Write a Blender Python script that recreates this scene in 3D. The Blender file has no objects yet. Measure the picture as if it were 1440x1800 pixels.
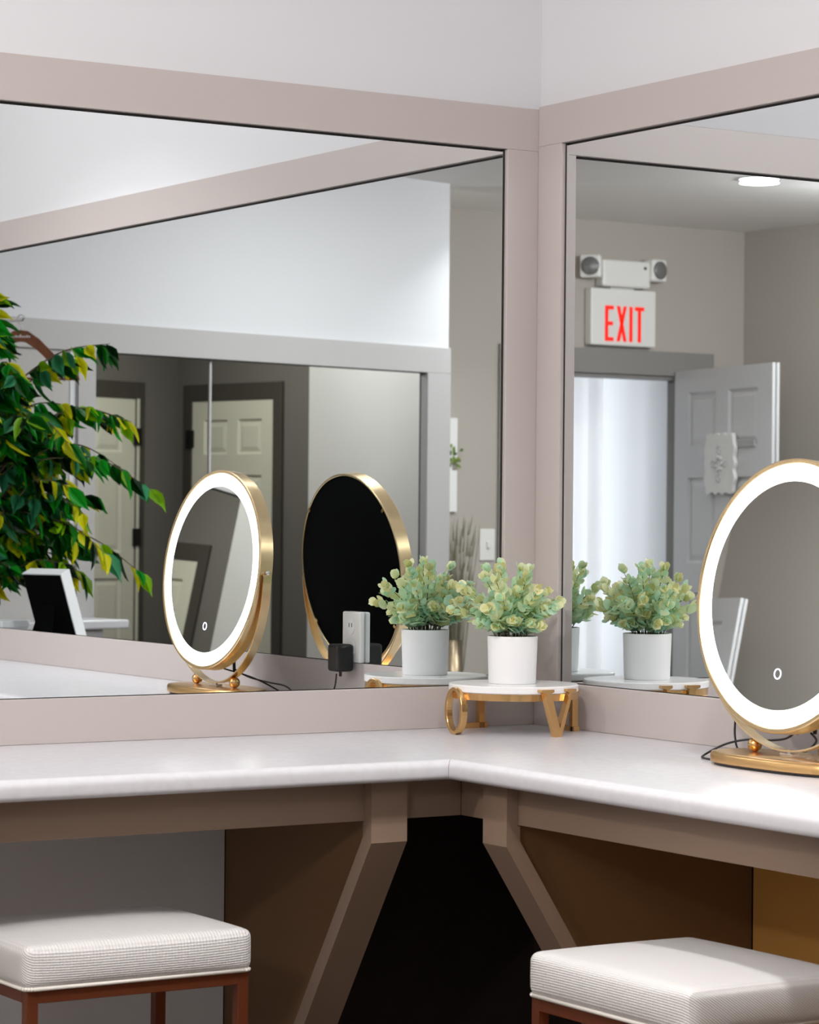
import bpy, bmesh, math, random
from mathutils import Vector, Matrix
sc = bpy.context.scene
COL = sc.collection
PI = math.pi
rnd = random.Random(7)

# ------------------------------------------------------------------ materials
def mat(name, col, rough=.5, metal=0., noise=None, bump=None, emit=None, estr=0., spec=.5, coat=0.):
    m = bpy.data.materials.new(name); m.use_nodes = True
    nt = m.node_tree; b = nt.nodes['Principled BSDF']
    b.inputs['Base Color'].default_value = (*col, 1)
    b.inputs['Roughness'].default_value = rough
    b.inputs['Metallic'].default_value = metal
    b.inputs['Specular IOR Level'].default_value = spec
    b.inputs['Coat Weight'].default_value = coat
    tc = nt.nodes.new('ShaderNodeTexCoord')
    if noise:
        sc_, amt, col2 = noise
        n = nt.nodes.new('ShaderNodeTexNoise'); n.inputs['Scale'].default_value = sc_; n.inputs['Detail'].default_value = 6
        nt.links.new(tc.outputs['Object'], n.inputs['Vector'])
        r = nt.nodes.new('ShaderNodeValToRGB'); r.color_ramp.elements[0].position = .5-amt; r.color_ramp.elements[1].position = .5+amt
        r.color_ramp.elements[0].color = (*col, 1); r.color_ramp.elements[1].color = (*col2, 1)
        nt.links.new(n.outputs['Fac'], r.inputs['Fac']); nt.links.new(r.outputs['Color'], b.inputs['Base Color'])
    if bump:
        sc_, st = bump
        n = nt.nodes.new('ShaderNodeTexNoise'); n.inputs['Scale'].default_value = sc_; n.inputs['Detail'].default_value = 3
        nt.links.new(tc.outputs['Object'], n.inputs['Vector'])
        bp = nt.nodes.new('ShaderNodeBump'); bp.inputs['Strength'].default_value = st; bp.inputs['Distance'].default_value = .002
        nt.links.new(n.outputs['Fac'], bp.inputs['Height']); nt.links.new(bp.outputs['Normal'], b.inputs['Normal'])
    if emit:
        b.inputs['Emission Color'].default_value = (*emit, 1); b.inputs['Emission Strength'].default_value = estr
    return m

def srgb(r, g, b):
    f = lambda v: (v/255/12.92) if v/255 <= .04045 else ((v/255+.055)/1.055)**2.4
    return (f(r), f(g), f(b))

M = {}
M['white_wall'] = mat('white wall paint', (.665, .67, .70), .85, bump=(180, .08))
M['grey_wall'] = mat('grey wall paint', (.43, .393, .355), .85, bump=(180, .08))
M['ceiling'] = mat('ceiling paint', (.88, .87, .86), .9, bump=(120, .15))
M['greige'] = mat('greige satin trim paint', (.485, .435, .423), .42, bump=(90, .04))
M['grey_trim'] = mat('grey satin trim paint', (.42, .41, .41), .45)
M['dark_trim'] = mat('dark taupe trim paint', (.045, .038, .032), .5)
M['floor'] = mat('dark brown floor', (.045, .028, .018), .6, noise=(9, .2, (.07, .045, .028)))
M['bronze_grey'] = mat('grey bronze metal', (.36, .28, .19), .35, 1.0)
M['taupe'] = mat('shaded greige satin paint', (.27, .19, .14), .45)  # greige trim colour darkened to carry the shade under the counter
M['brown'] = mat('shaded greige panel', (.19, .10, .042), .6)  # gusset colour, greige browned down with painted-in shade
M['recess_shade'] = mat('painted recess shade', (.03, .017, .013), .8)  # lower corner walls coloured near black, standing in for the shade there
M['warm_light_wall'] = mat('warm light wall tint', (.80, .42, .11), .6)  # warm light on the lower right wall put into its colour
M['casing_grey'] = mat('dark grey casing paint', (.24, .23, .22), .5)
M['counter'] = mat('pale marbled laminate', (.575, .57, .605), .26, noise=(60, .3, (.63, .63, .67)))
M['counter_seam'] = mat('countertop seam', (.25, .22, .21), .6)
M['mirror'] = mat('mirror glass', (.855, .895, .91), .0, 1.0)
M['mirror_edge'] = mat('dark mirror edge', (.02, .018, .016), .5)
M['gold'] = mat('brushed gold metal', (.76, .48, .21), .28, 1.0)
M['pale_gold'] = mat('pale champagne gold metal', (.82, .62, .36), .25, 1.0)
M['old_gold'] = mat('warm antique gold metal', (.68, .43, .19), .22, 1.0)
M['black'] = mat('black plastic', (.006, .006, .007), .45)
M['black_back'] = mat('matt black back panel', (.002, .002, .002), .9, spec=.05)
M['black_metal'] = mat('black metal', (.01, .01, .01), .4, .6)
M['ring'] = mat('lit ring diffuser', (.9, .9, .9), .4, emit=(1, .965, .93), estr=3.8)
M['touch'] = mat('touch button glow', (.8, .8, .9), .4, emit=(.85, .8, 1), estr=2.2)
M['white_gloss'] = mat('white glazed ceramic', (.80, .80, .82), .3)
M['marble'] = mat('white marble', (.80, .80, .81), .2, noise=(6, .12, (.84, .84, .85)))
M['soil'] = mat('dark soil', (.02, .016, .012), .95, bump=(200, 1))
M['stem'] = mat('olive brown stem', (.10, .085, .035), .7)
M['white_plastic'] = mat('white plastic', (.78, .77, .75), .35)
M['bronze'] = mat('red bronze metal', (.16, .042, .016), .42, .55)
M['cream'] = mat('cream door paint', (.54, .52, .44), .5)
M['cream_wall'] = mat('cream wall paint', (.80, .78, .73), .8)
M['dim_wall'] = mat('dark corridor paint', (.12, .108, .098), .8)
M['white_door'] = mat('white door paint', (.62, .62, .63), .4)
M['curtain'] = mat('white curtain cloth', (.80, .80, .82), .9)
M['can_lens'] = mat('lit ceiling lens', (1, 1, 1), .5, emit=(1, .96, .91), estr=9)
M['lamp_lens'] = mat('grey lamp lens', (.20, .20, .20), .25, .3, bump=(60, .6))
M['exit_red'] = mat('lit red letters', (.3, .0, .0), .4, emit=(1, .012, .0), estr=1.15)
M['wood'] = mat('red brown varnished wood', (.24, .075, .025), .4, noise=(25, .3, (.13, .035, .012)))
M['bark'] = mat('ficus bark', (.13, .09, .06), .85, bump=(60, .8))
M['basket'] = mat('brown woven basket', (.20, .12, .06), .8, bump=(90, 1))
M['white_frame'] = mat('white picture frame paint', (.78, .78, .78), .45)
M['paper'] = mat('white paper', (.80, .80, .80), .8)
M['grass'] = mat('dried grey green grass', (.16, .15, .10), .8)
M['chrome'] = mat('polished silver metal', (.75, .74, .72), .18, 1.0)
M['welt'] = mat('cream piping cloth', (.74, .71, .66), .7)
M['grey_cab'] = mat('grey cabinet paint', (.42, .42, .43), .6)

def leaf_mat(name, rough):
    m = mat(name, (.3, .5, .2), rough); nt = m.node_tree; b = nt.nodes['Principled BSDF']
    a = nt.nodes.new('ShaderNodeVertexColor'); a.layer_name = 'leafcol'
    nt.links.new(a.outputs['Color'], b.inputs['Base Color'])
    tr = nt.nodes.new('ShaderNodeBsdfTranslucent'); mx = nt.nodes.new('ShaderNodeMixShader'); mx.inputs[0].default_value = .42
    nt.links.new(a.outputs['Color'], tr.inputs['Color']); nt.links.new(b.outputs[0], mx.inputs[1]); nt.links.new(tr.outputs[0], mx.inputs[2])
    nt.links.new(mx.outputs[0], nt.nodes['Material Output'].inputs['Surface'])
    return m
M['euc'] = leaf_mat('eucalyptus leaf', .55)
M['ficus'] = leaf_mat('ficus leaf', .35)

def cushion_mat():
    m = mat('white quilted vinyl', (.65, .64, .635), .5); nt = m.node_tree; b = nt.nodes['Principled BSDF']
    tc = nt.nodes.new('ShaderNodeTexCoord'); mp = nt.nodes.new('ShaderNodeMapping')
    mp.inputs['Rotation'].default_value = (.0, .0, PI/4)
    nt.links.new(tc.outputs['Object'], mp.inputs['Vector'])
    sx = nt.nodes.new('ShaderNodeSeparateXYZ'); nt.links.new(mp.outputs['Vector'], sx.inputs[0])
    def sine(src, f):
        a = nt.nodes.new('ShaderNodeMath'); a.operation = 'MULTIPLY'; a.inputs[1].default_value = f; nt.links.new(src, a.inputs[0])
        s = nt.nodes.new('ShaderNodeMath'); s.operation = 'SINE'; nt.links.new(a.outputs[0], s.inputs[0])
        return s.outputs[0]
    ad = nt.nodes.new('ShaderNodeMath'); ad.operation = 'ADD'; ad.inputs[1].default_value = 0
    zs = nt.nodes.new('ShaderNodeMath'); zs.operation = 'ADD'
    nt.links.new(sx.outputs['X'], zs.inputs[0]); nt.links.new(sx.outputs['Z'], zs.inputs[1])
    zt = nt.nodes.new('ShaderNodeMath'); zt.operation = 'SUBTRACT'
    nt.links.new(sx.outputs['Y'], zt.inputs[0]); nt.links.new(sx.outputs['Z'], zt.inputs[1])
    mu = nt.nodes.new('ShaderNodeMath'); mu.operation = 'MULTIPLY'
    nt.links.new(sine(zs.outputs[0], 720), mu.inputs[0]); nt.links.new(sine(zt.outputs[0], 720), mu.inputs[1])
    bp = nt.nodes.new('ShaderNodeBump'); bp.inputs['Strength'].default_value = .4; bp.inputs['Distance'].default_value = .0018
    nt.links.new(mu.outputs[0], bp.inputs['Height']); nt.links.new(bp.outputs['Normal'], b.inputs['Normal'])
    return m
M['cushion'] = cushion_mat()

# ------------------------------------------------------------------ helpers
def tag(o, label=None, cat=None, group=None, kind=None):
    if label: o['label'] = label
    if cat: o['category'] = cat
    if group: o['group'] = group
    if kind: o['kind'] = kind
    return o

def link(name, bm, mats, parent=None, smooth=False, mw=None, recalc=True):
    if recalc: bmesh.ops.recalc_face_normals(bm, faces=bm.faces[:])
    me = bpy.data.meshes.new(name); bm.to_mesh(me); bm.free()
    if not isinstance(mats, (list, tuple)): mats = [mats]
    for m in mats: me.materials.append(M[m] if isinstance(m, str) else m)
    if smooth:
        for p in me.polygons: p.use_smooth = True
    o = bpy.data.objects.new(name, me); COL.objects.link(o)
    if parent is not None: o.parent = parent
    if mw is not None: o.matrix_local = mw
    return o

def empty(name, label=None, cat=None, loc=(0, 0, 0), rz=0, group=None, kind=None):
    o = bpy.data.objects.new(name, None); COL.objects.link(o); o.empty_display_size = .05
    o.location = loc; o.rotation_euler = (0, 0, rz)
    return tag(o, label, cat, group, kind)

def box(bm, x0, x1, y0, y1, z0, z1, bev=0, mi=0, seg=2):
    r = bmesh.ops.create_cube(bm, size=1)
    vs = r['verts']
    for v in vs:
        v.co = Vector(((x0+x1)/2+v.co.x*(x1-x0), (y0+y1)/2+v.co.y*(y1-y0), (z0+z1)/2+v.co.z*(z1-z0)))
    fs = {f for v in vs for f in v.link_faces}
    for f in fs: f.material_index = mi
    if bev:
        es = {e for v in vs for e in v.link_edges}
        bmesh.ops.bevel(bm, geom=list(es), offset=bev, segments=seg, affect='EDGES', profile=.5)
    return vs

def prism(bm, pts, axis_fn, d0, d1, mi=0):
    """closed outline pts (u,v) extruded between depths d0 and d1; axis_fn(u,v,d)->xyz"""
    a = [bm.verts.new(axis_fn(u, v, d0)) for u, v in pts]; b = [bm.verts.new(axis_fn(u, v, d1)) for u, v in pts]
    n = len(pts); fs = [bm.faces.new(a), bm.faces.new(b[::-1])]
    for i in range(n): fs.append(bm.faces.new((a[i], a[(i+1) % n], b[(i+1) % n], b[i])))
    for f in fs: f.material_index = mi

def loops(bm, rings, closed=True, cap0=False, cap1=False, mi=0):
    R = [[bm.verts.new(p) for p in r] for r in rings]
    n = len(R[0])
    for i in range(len(R)-1):
        for j in range(n if closed else n-1):
            f = bm.faces.new((R[i][j], R[i][(j+1) % n], R[i+1][(j+1) % n], R[i+1][j])); f.material_index = mi
    if cap0: bm.faces.new(R[0][::-1]).material_index = mi
    if cap1: bm.faces.new(R[-1]).material_index = mi

def lathe(bm, prof, seg=48, cx=0, cy=0, cap0=False, cap1=False, sx=1, sy=1, mi=0, closed_prof=False):
    rings = [[(cx+r*sx*math.cos(2*PI*k/seg), cy+r*sy*math.sin(2*PI*k/seg), z) for k in range(seg)] for r, z in prof]
    if closed_prof: rings.append(rings[0])
    loops(bm, rings, True, cap0, cap1, mi)
    if closed_prof: bmesh.ops.remove_doubles(bm, verts=bm.verts[:], dist=1e-7)

def tube(bm, pts, r, seg=8, r1=None, mi=0):
    pts = [Vector(p) for p in pts]; n = len(pts); rings = []
    up = Vector((0, 0, 1))
    for i, p in enumerate(pts):
        t = (pts[min(i+1, n-1)]-pts[max(i-1, 0)]).normalized()
        a = t.cross(up)
        if a.length < 1e-3: a = t.cross(Vector((1, 0, 0)))
        a.normalize(); b = t.cross(a)
        rr = r if r1 is None else r+(r1-r)*i/(n-1)
        rings.append([p+a*rr*math.cos(2*PI*k/seg)+b*rr*math.sin(2*PI*k/seg) for k in range(seg)])
    loops(bm, rings, True, True, True, mi)

def spline(pts, n=8):
    P = [Vector(p) for p in pts]; out = []
    for i in range(len(P)-1):
        p0, p1, p2, p3 = P[max(i-1, 0)], P[i], P[i+1], P[min(i+2, len(P)-1)]
        for k in range(n):
            t = k/n
            out.append(.5*((2*p1)+(p2-p0)*t+(2*p0-5*p1+4*p2-p3)*t*t+(3*p1-p0-3*p2+p3)*t**3))
    return out+[P[-1]]

def ball(bm, c, r, mi=0, seg=20):
    res = bmesh.ops.create_uvsphere(bm, u_segments=seg, v_segments=seg//2, radius=r)
    for v in res['verts']:
        v.co += Vector(c)
        for f in v.link_faces: f.material_index = mi

def one(name, mats, parent, *boxes, bev=0, mw=None):
    bm = bmesh.new()
    for b in boxes: box(bm, *b[:6], bev=bev, mi=b[6] if len(b) > 6 else 0)
    return link(name, bm, mats, parent, mw=mw)

# ------------------------------------------------------------------ setting
CEIL = 2.84
T = .0102            # face of the greige boards in front of the mirror plane
W = .009             # wall surface behind the mirror plane
tag(one('floor', 'floor', None, (-6.9, .3, -11.6, .3, -.1, 0)), kind='structure')
tag(one('ceiling', 'ceiling', None, (-6.9, .3, -11.6, .3, CEIL, CEIL+.1)), kind='structure')
M['under_grey'] = mat('cool grey wall paint', (.84, .87, .92), .8)
tag(one('wall_left', ['white_wall', 'under_grey', 'recess_shade'], None, (-6.56, W+.12, W, W+.12, .76, CEIL, 0), (-6.56, -.757, W, W+.12, 0, .76, 1), (-.757, W+.12, W, W+.12, 0, .76, 2)), kind='structure')
tag(one('wall_right', ['white_wall', 'warm_light_wall', 'recess_shade'], None, (W, W+.12, -5.62, W, .76, CEIL, 0), (W, W+.12, -5.62, -.735, 0, .76, 1), (W, W+.12, -.735, W, 0, .76, 2)), kind='structure')
tag(one('wall_side', ['grey_wall'], None, (-6.58, -6.46, -7.3, W, 0, CEIL)), kind='structure')
# exit wall, y = -7.2, door opening x -6.03 .. -4.89
DX0, DX1, DH = -6.03, -4.89, 2.003
tag(one('wall_back', ['grey_wall'], None, (-6.58, DX0, -7.32, -7.2, 0, CEIL), (DX1, -4.10, -7.32, -7.2, 0, CEIL), (DX0, DX1, -7.32, -7.2, DH, CEIL)), kind='structure')

M['pale_panel'] = mat('pale grey panel paint', (.45, .435, .42), .7)
# opposite wall: local x runs from its free end towards the right wall, local y points into the room
OA = math.atan2(.225, .974)
OW = Matrix.Translation((-3.873, -6.308, 0)) @ Matrix.Rotation(OA, 4, 'Z')
T0, T1, OT = .157, 2.207, 1.910
tag(one('wall_opposite', ['white_wall', 'grey_wall', 'pale_panel'], None,
    (-.004, T0, -.035, 0, 0, OT, 0), (-.004, 3.98, -.035, 0, OT, CEIL, 0), (T1, T1+.11, -.035, 0, 0, OT, 0), (T1+.11, T1+.13, -.035, .004, 0, OT-.003, 0), (T1+.13, 3.98, -.035, 0, 0, OT, 2), mw=OW), kind='structure')
bm = bmesh.new()
box(bm, -.004, 3.9, 0, .018, OT-.003, 2.033, bev=.002); box(bm, -.004, T0, 0, .018, 0, OT-.003, bev=.002); box(bm, T1, T1+.095, 0, .018, 0, OT-.003, bev=.002)
box(bm, T0-.0005, T0+.002, -.028, .012, 0, OT-.003); box(bm, T0-.0005, T0+.004, -.0345, -.028, 0, OT-.003, mi=1); box(bm, T0, T1, -.034, .012, OT-.006, OT-.0025, mi=1)
tag(link('trim_1', bm, ['grey_trim', 'mirror_edge'], mw=OW), kind='structure')
# back of that wall's free end to the exit wall
def wallseg(name, a, b, th, mats, z0=0, z1=CEIL, kind='structure', parent=None):
    a = Vector((*a, 0)); b = Vector((*b, 0)); d = b-a; L = d.length; ang = math.atan2(d.y, d.x)
    o = one(name, mats, parent, (0, L, 0, th, z0, z1), mw=Matrix.Translation(a) @ Matrix.Rotation(ang, 4, 'Z'))
    return tag(o, kind=kind) if parent is None else o
# ---- corridor seen through the opening
wallseg('wall_corridor_near', (-4.216, -8.10), (-3.935, -6.455), -.08, ['cream_wall'])
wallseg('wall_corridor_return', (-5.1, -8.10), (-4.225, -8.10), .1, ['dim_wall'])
PC = (-4.69, -10.76)
dB = Vector((-4.93+4.69, -9.66+10.76)).normalized()
dA = Vector((-3.98+4.69, -10.47+10.76)).normalized()

def panel_leaf(bm, w, h, th, top=.22, rail=.13, mi=0):
    """six panel door leaf: x 0..w, z 0..h, thickness th (y 0..-th), panels sunk on both faces"""
    st = .115*w/.8; mul = .10*w/.8
    zr = [(.22, .80), (.96, h-.12-top-rail), (h-.12-top, h-.12)]
    xs = [(st, (w-mul)/2), ((w+mul)/2, w-st)]
    core = th*.30
    box(bm, 0, w, -th/2-core/2, -th/2+core/2, 0, h, mi=mi)
    def bar(x0, x1, z0, z1): box(bm, x0, x1, -th, 0, z0, z1, mi=mi)
    bar(0, st, 0, h); bar(w-st, w, 0, h); bar((w-mul)/2, (w+mul)/2, 0, h)
    zz = [0]+[v for p in zr for v in p]+[h]
    for i in range(0, len(zz), 2):
        bar(st, (w-mul)/2, zz[i], zz[i+1]); bar((w+mul)/2, w-st, zz[i], zz[i+1])
    for x0, x1 in xs:
        for z0, z1 in zr:
            for s in (0, 1):
                yb = -th/2+core/2 if s == 0 else -th/2-core/2
                yt = -.006 if s == 0 else -th+.006
                i0, i1 = .018, .045
                loops(bm, [[(x0+i0, yb, z0+i0), (x1-i0, yb, z0+i0), (x1-i0, yb, z1-i0), (x0+i0, yb, z1-i0)],
                           [(x0+i1, yt, z0+i1), (x1-i1, yt, z0+i1), (x1-i1, yt, z1-i1), (x0+i1, yt, z1-i1)]], True, False, True, mi)
                # bevelled sticking around the panel
                loops(bm, [[(x0, 0 if s == 0 else -th, z0), (x1, 0 if s == 0 else -th, z0), (x1, 0 if s == 0 else -th, z1), (x0, 0 if s == 0 else -th, z1)],
                           [(x0+.012, yb, z0+.012), (x1-.012, yb, z0+.012), (x1-.012, yb, z1-.012), (x0+.012, yb, z1-.012)]], True, False, False, mi)

def corridor_door(name, origin, d, s0, w, h, side, handle):
    """wall segment with a casing and a cream six panel leaf; d runs along the wall from the far corner"""
    ang = math.atan2(d.y, d.x)
    root = empty(name, kind='structure'); root.matrix_world = Matrix.Translation((*origin, 0)) @ Matrix.Rotation(ang, 4, 'Z')
    s = side                                      # +1: room lies on local +y
    bm = bmesh.new(); c = .085
    for x0, x1, z0, z1 in ((s0-c, s0, 0, h+c+.02), (s0+w, s0+w+c, 0, h+c+.02), (s0, s0+w, h, h+c+.02)):
        box(bm, x0, x1, min(0, s*.022), max(0, s*.022), z0, z1, bev=.003)
    link('casing', bm, 'dark_trim', root)
    bm = bmesh.new(); panel_leaf(bm, w, h-.006, .04)
    lf = link('leaf', bm, 'cream', root, mw=Matrix.Translation((s0, (.012 if s > 0 else .028), .004)))
    for z in (.25, 1.06, h-.24):
        one('hinge', 'black_metal', root, (s0-.042, s0+.018, min(s*.012, s*.036), max(s*.012, s*.036), z-.055, z+.055), bev=.002)
    if not handle: one('jamb_strip', 'cream', root, (s0-.030, s0-.004, min(s*.0, s*.026), max(s*.0, s*.026), 0, h), bev=.002)
    if handle:
        bm = bmesh.new(); lathe(bm, [(.0, 0), (.026, 0), (.026, .006), (.011, .01), (.011, .035), (.024, .042), (.028, .055), (.022, .068), (0, .07)], 20)
        link('knob', bm, 'black_metal', root, smooth=True,
             mw=Matrix.Translation((s0+w-.07, s*.012, .93)) @ Matrix.Rotation(-s*PI/2, 4, 'X'))
    return root, ang
# walls of the corridor with the two doors meeting in its far corner
def dwall(name, origin, d, L, th, s0, w, h):
    ang = math.atan2(d.y, d.x); mw = Matrix.Translation((*origin, 0)) @ Matrix.Rotation(ang, 4, 'Z')
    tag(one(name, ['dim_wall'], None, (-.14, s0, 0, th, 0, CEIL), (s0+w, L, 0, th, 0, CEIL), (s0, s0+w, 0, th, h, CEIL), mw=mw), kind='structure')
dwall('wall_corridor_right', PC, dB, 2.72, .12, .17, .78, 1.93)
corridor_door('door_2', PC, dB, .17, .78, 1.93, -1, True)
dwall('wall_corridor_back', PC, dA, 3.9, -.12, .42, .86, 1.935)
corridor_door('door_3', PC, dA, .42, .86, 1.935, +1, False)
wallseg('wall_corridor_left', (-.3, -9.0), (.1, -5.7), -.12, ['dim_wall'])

# joint between the two glass panes that fill the opening
t = bmesh.new(); box(t, 1.514, 1.526, -.03, -.02, 0, OT-.009)
tag(link('glazing_joint_strip', t, 'grey_trim', mw=OW), 'thin pale vertical joint strip standing in the framed opening, rising above the lit oval mirror', 'joint strip')

# ------------------------------------------------------------------ exit door
d1 = empty('door_1', kind='structure', loc=(0, -7.2, 0))
bm = bmesh.new()
box(bm, DX1, DX1+.115, 0, .022, 0, DH+.135, bev=.003); box(bm, DX0-.2, DX0, 0, .022, 0, DH+.135, bev=.003); box(bm, DX0, DX1, 0, .022, DH, DH+.135, bev=.003)
box(bm, DX0, DX0+.02, -.12, 0, 0, DH); box(bm, DX1-.02, DX1, -.12, 0, 0, DH); box(bm, DX0+.02, DX1-.02, -.12, 0, DH-.02, DH)
link('casing', bm, 'casing_grey', d1)
HX, HY = -5.985, -7.165
leafdir = Vector((-5.777-HX, -6.05-HY)); lang = math.atan2(leafdir.y, leafdir.x)
LM = Matrix.Translation((HX, HY+7.2, .006)) @ Matrix.Rotation(lang, 4, 'Z')
bm = bmesh.new(); panel_leaf(bm, 1.10, 2.02, .042, .30, .17)
link('leaf', bm, 'white_door', d1, mw=LM @ Matrix.Translation((.01, .0, 0)))
for z in (.25, 1.05, 1.78): one('hinge', 'chrome', d1, (HX-.012, HX+.012, HY+7.2-.012, HY+7.2+.012, z-.05, z+.05), bev=.003)
bm = bmesh.new()
for s in (1, -1):
    q = lambda p: (p[0], (p[1] if s > 0 else -.042-p[1]), p[2])
    tube(bm, [q((1.03, 0, .97)), q((1.03, .05, .97))], .011); tube(bm, [q((1.03, .05, .97)), q((.92, .055, .97))], .010)
    tube(bm, [q((1.03, 0, .97)), q((1.03, .01, .97))], .03, 16)
link('lever_handle', bm, 'chrome', d1, mw=LM @ Matrix.Translation((.01, 0, 0)))
# vestibule behind the door
wallseg('wall_vestibule_left', (-6.30, -8.6), (-6.30, -7.32), .1, ['white_wall'])
wallseg('wall_vestibule_right', (-4.50, -8.02), (-4.50, -7.32), -.08, ['white_wall'])
M['curtain_glow'] = mat('added curtain glow', (.8, .8, .8), .5, emit=(1, .985, .975), estr=3.3)  # emission of the added panel that backlights the curtain
tag(one('glow_panel_1', ['white_frame', 'curtain_glow'], None, (-6.3, -4.5, -8.62, -8.56, 0, CEIL, 0), (-6.22, -4.55, -8.56, -8.55, .02, 2.5, 1)), kind='structure')  # added glowing panel, lights the curtain evenly from behind
# pleated curtain in front of the added glowing panel
cm = M['curtain'].node_tree; tr = cm.nodes.new('ShaderNodeBsdfTranslucent'); tr.inputs['Color'].default_value = (.85, .85, .87, 1)
mx = cm.nodes.new('ShaderNodeMixShader'); mx.inputs[0].default_value = .4
cm.links.new(cm.nodes['Principled BSDF'].outputs[0], mx.inputs[1]); cm.links.new(tr.outputs[0], mx.inputs[2]); cm.links.new(mx.outputs[0], cm.nodes['Material Output'].inputs['Surface'])
bm = bmesh.new(); n = 400; cv = []
for k in range(n+1):
    x = -6.10+1.55*k/n; ph = ((x+6.10)/.112) % 1
    y = -8.05+.050*(1-abs(2*ph-1)**2.2)+.004*math.sin(x*31)
    cv.append((x, y))
loops(bm, [[(x, y, .02) for x, y in cv], [(x, y, 2.45) for x, y in cv]], False)
tag(link('curtain', bm, 'curtain', smooth=False), 'white pleated floor length curtain hanging behind the open doorway under the exit sign', 'curtain')

# plaque hanging on the leaf
def LW(p): return Matrix.Translation((0, -7.2, 0)) @ LM @ Vector(p)
pl = empty('door_plaque', 'white ornate scalloped plaque hanging on the open white door', 'plaque')
pl.matrix_world = Matrix.Translation((0, -7.2, 0)) @ LM @ Matrix.Translation((.58, -.046, 1.50))
out = []
for k in range(96):
    a = 2*PI*k/96; c, s = math.cos(a), math.sin(a)
    r = 1/(abs(c)**7+abs(s)**7)**(1/7)
    w = 1+.045*math.cos(a*14)
    out.append((.165*c*r*w, .16*s*r*w))
bm = bmesh.new(); prism(bm, out, lambda u, v, d: (u, d, v), -.022, 0); 
link('board', bm, 'white_plastic', pl)
bm = bmesh.new()
for cx, cz, rr in ((0, 0, .035), (0, .075, .02), (0, -.075, .02), (-.07, 0, .016), (.07, 0, .016)):
    for k in range(7):
        a = 2*PI*k/7; ball(bm, (cx+rr*math.cos(a), -.022, cz+rr*math.sin(a)), rr*.38, seg=8)
link('raised_scrollwork', bm, 'white_door', pl, smooth=True)
bm = bmesh.new(); box(bm, .165, .36, -.006, .006, .085, .125, bev=.004); link('grey_hanging_ribbon', bm, 'grey_trim', pl)

# ------------------------------------------------------------------ emergency exit sign
ex = empty('exit_sign', 'white emergency exit sign with red letters and two lamp heads above the doorway', 'exit sign', (-5.565, -7.2, 2.154))
one('sign_box', 'white_plastic', ex, (-.222, .222, 0, .06, 0, .312), bev=.008)
one('lamp_housing', 'white_plastic', ex, (-.172, .155, 0, .075, .322, .470), bev=.012)
one('housing_button', 'black', ex, (-.142, -.124, .074, .078, .425, .440), bev=.002)
one('bracket', 'white_plastic', ex, (-.09, .07, 0, .03, .308, .33))
for sx, rz in ((-1, .15), (1, -.75)):
    h = empty('lamp_head'); h.parent = ex
    h.matrix_local = Matrix.Translation((sx*.205+(-.012 if sx < 0 else .03), .07, .425)) @ Matrix.Rotation(rz, 4, 'Z')
    hb = bmesh.new(); box(hb, -.058, .058, -.05, .025, -.062, .062, bev=.012); 
    hd = link('lamp_shell', hb, 'white_plastic', h)
    hb = bmesh.new(); lathe(hb, [(.05, 0), (.05, .008), (.038, .014), (0, .016)], 24, cap0=True)
    link('lens', hb, 'lamp_lens', h, smooth=True, mw=Matrix.Translation((0, .022, 0)) @ Matrix.Rotation(-PI/2, 4, 'X'))
# letters read from the room, so u runs towards -x
def letter(shapes, u0):
    bm = bmesh.new()
    for pts in shapes: prism(bm, pts, lambda u, v, d: (-(u+u0), d, v), .060, .0635)
    return link('letter', bm, 'exit_red', ex)
s_, LH, z0 = .021, .194, .024
rect = lambda a, b, c, d: [(a, c), (b, c), (b, d), (a, d)]
u = -.128
letter([rect(0, s_, z0, z0+LH), rect(s_, .058, z0, z0+s_), rect(s_, .058, z0+LH-s_, z0+LH), rect(s_, .053, z0+LH/2-s_/2, z0+LH/2+s_/2)], u)
letter([[(0, z0), (s_, z0), (.068, z0+LH), (.068-s_, z0+LH)], [(.068-s_, z0), (.068, z0), (s_, z0+LH), (0, z0+LH)]], u+.079)
letter([rect(0, s_, z0, z0+LH)], u+.166)
letter([rect(.021, .021+s_, z0, z0+LH-s_), rect(0, .063, z0+LH-s_, z0+LH)], u+.203)

# switch plate and wall hanging on the exit wall
sw = empty('light_switch', 'white toggle light switch plate on the grey wall beside the exit doorway', 'light switch', (-4.712, -7.2, 1.06))
one('plate', 'white_plastic', sw, (-.048, .048, 0, .008, -.084, .084), bev=.003)
one('toggle', 'white_plastic', sw, (-.008, .008, .008, .022, -.018, .018), bev=.003)
wh = empty('wall_hanging', 'narrow white wall hanging with a green sprig beside the light switch', 'wall hanging', (-4.42, -7.2, 1.233))
one('board', 'white_frame', wh, (-.087, .087, 0, .02, 0, .22), (-.087, .087, 0, .02, .27, .497), (-.06, .06, 0, .012, .22, .27), bev=.003)
bm = bmesh.new()
lay = bm.loops.layers.color.new('leafcol')
for k in range(26):
    a = rnd.uniform(0, 2*PI); r = rnd.uniform(.0, .06); c = Vector((-.05+r*math.cos(a), .026, .30+r*math.sin(a)))
    d = Vector((math.cos(a), .2, math.sin(a)))*.028; e = d.cross(Vector((0, 1, 0))).normalized()*.009
    f = bm.faces.new([bm.verts.new(c), bm.verts.new(c+d*.5+e), bm.verts.new(c+d), bm.verts.new(c+d*.5-e)])
    g = rnd.random()
    for l in f.loops: l[lay] = (.25+.3*g, .38+.25*g, .12+.1*g, 1)
link('sprig', bm, 'euc', wh, recalc=False)

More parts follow.
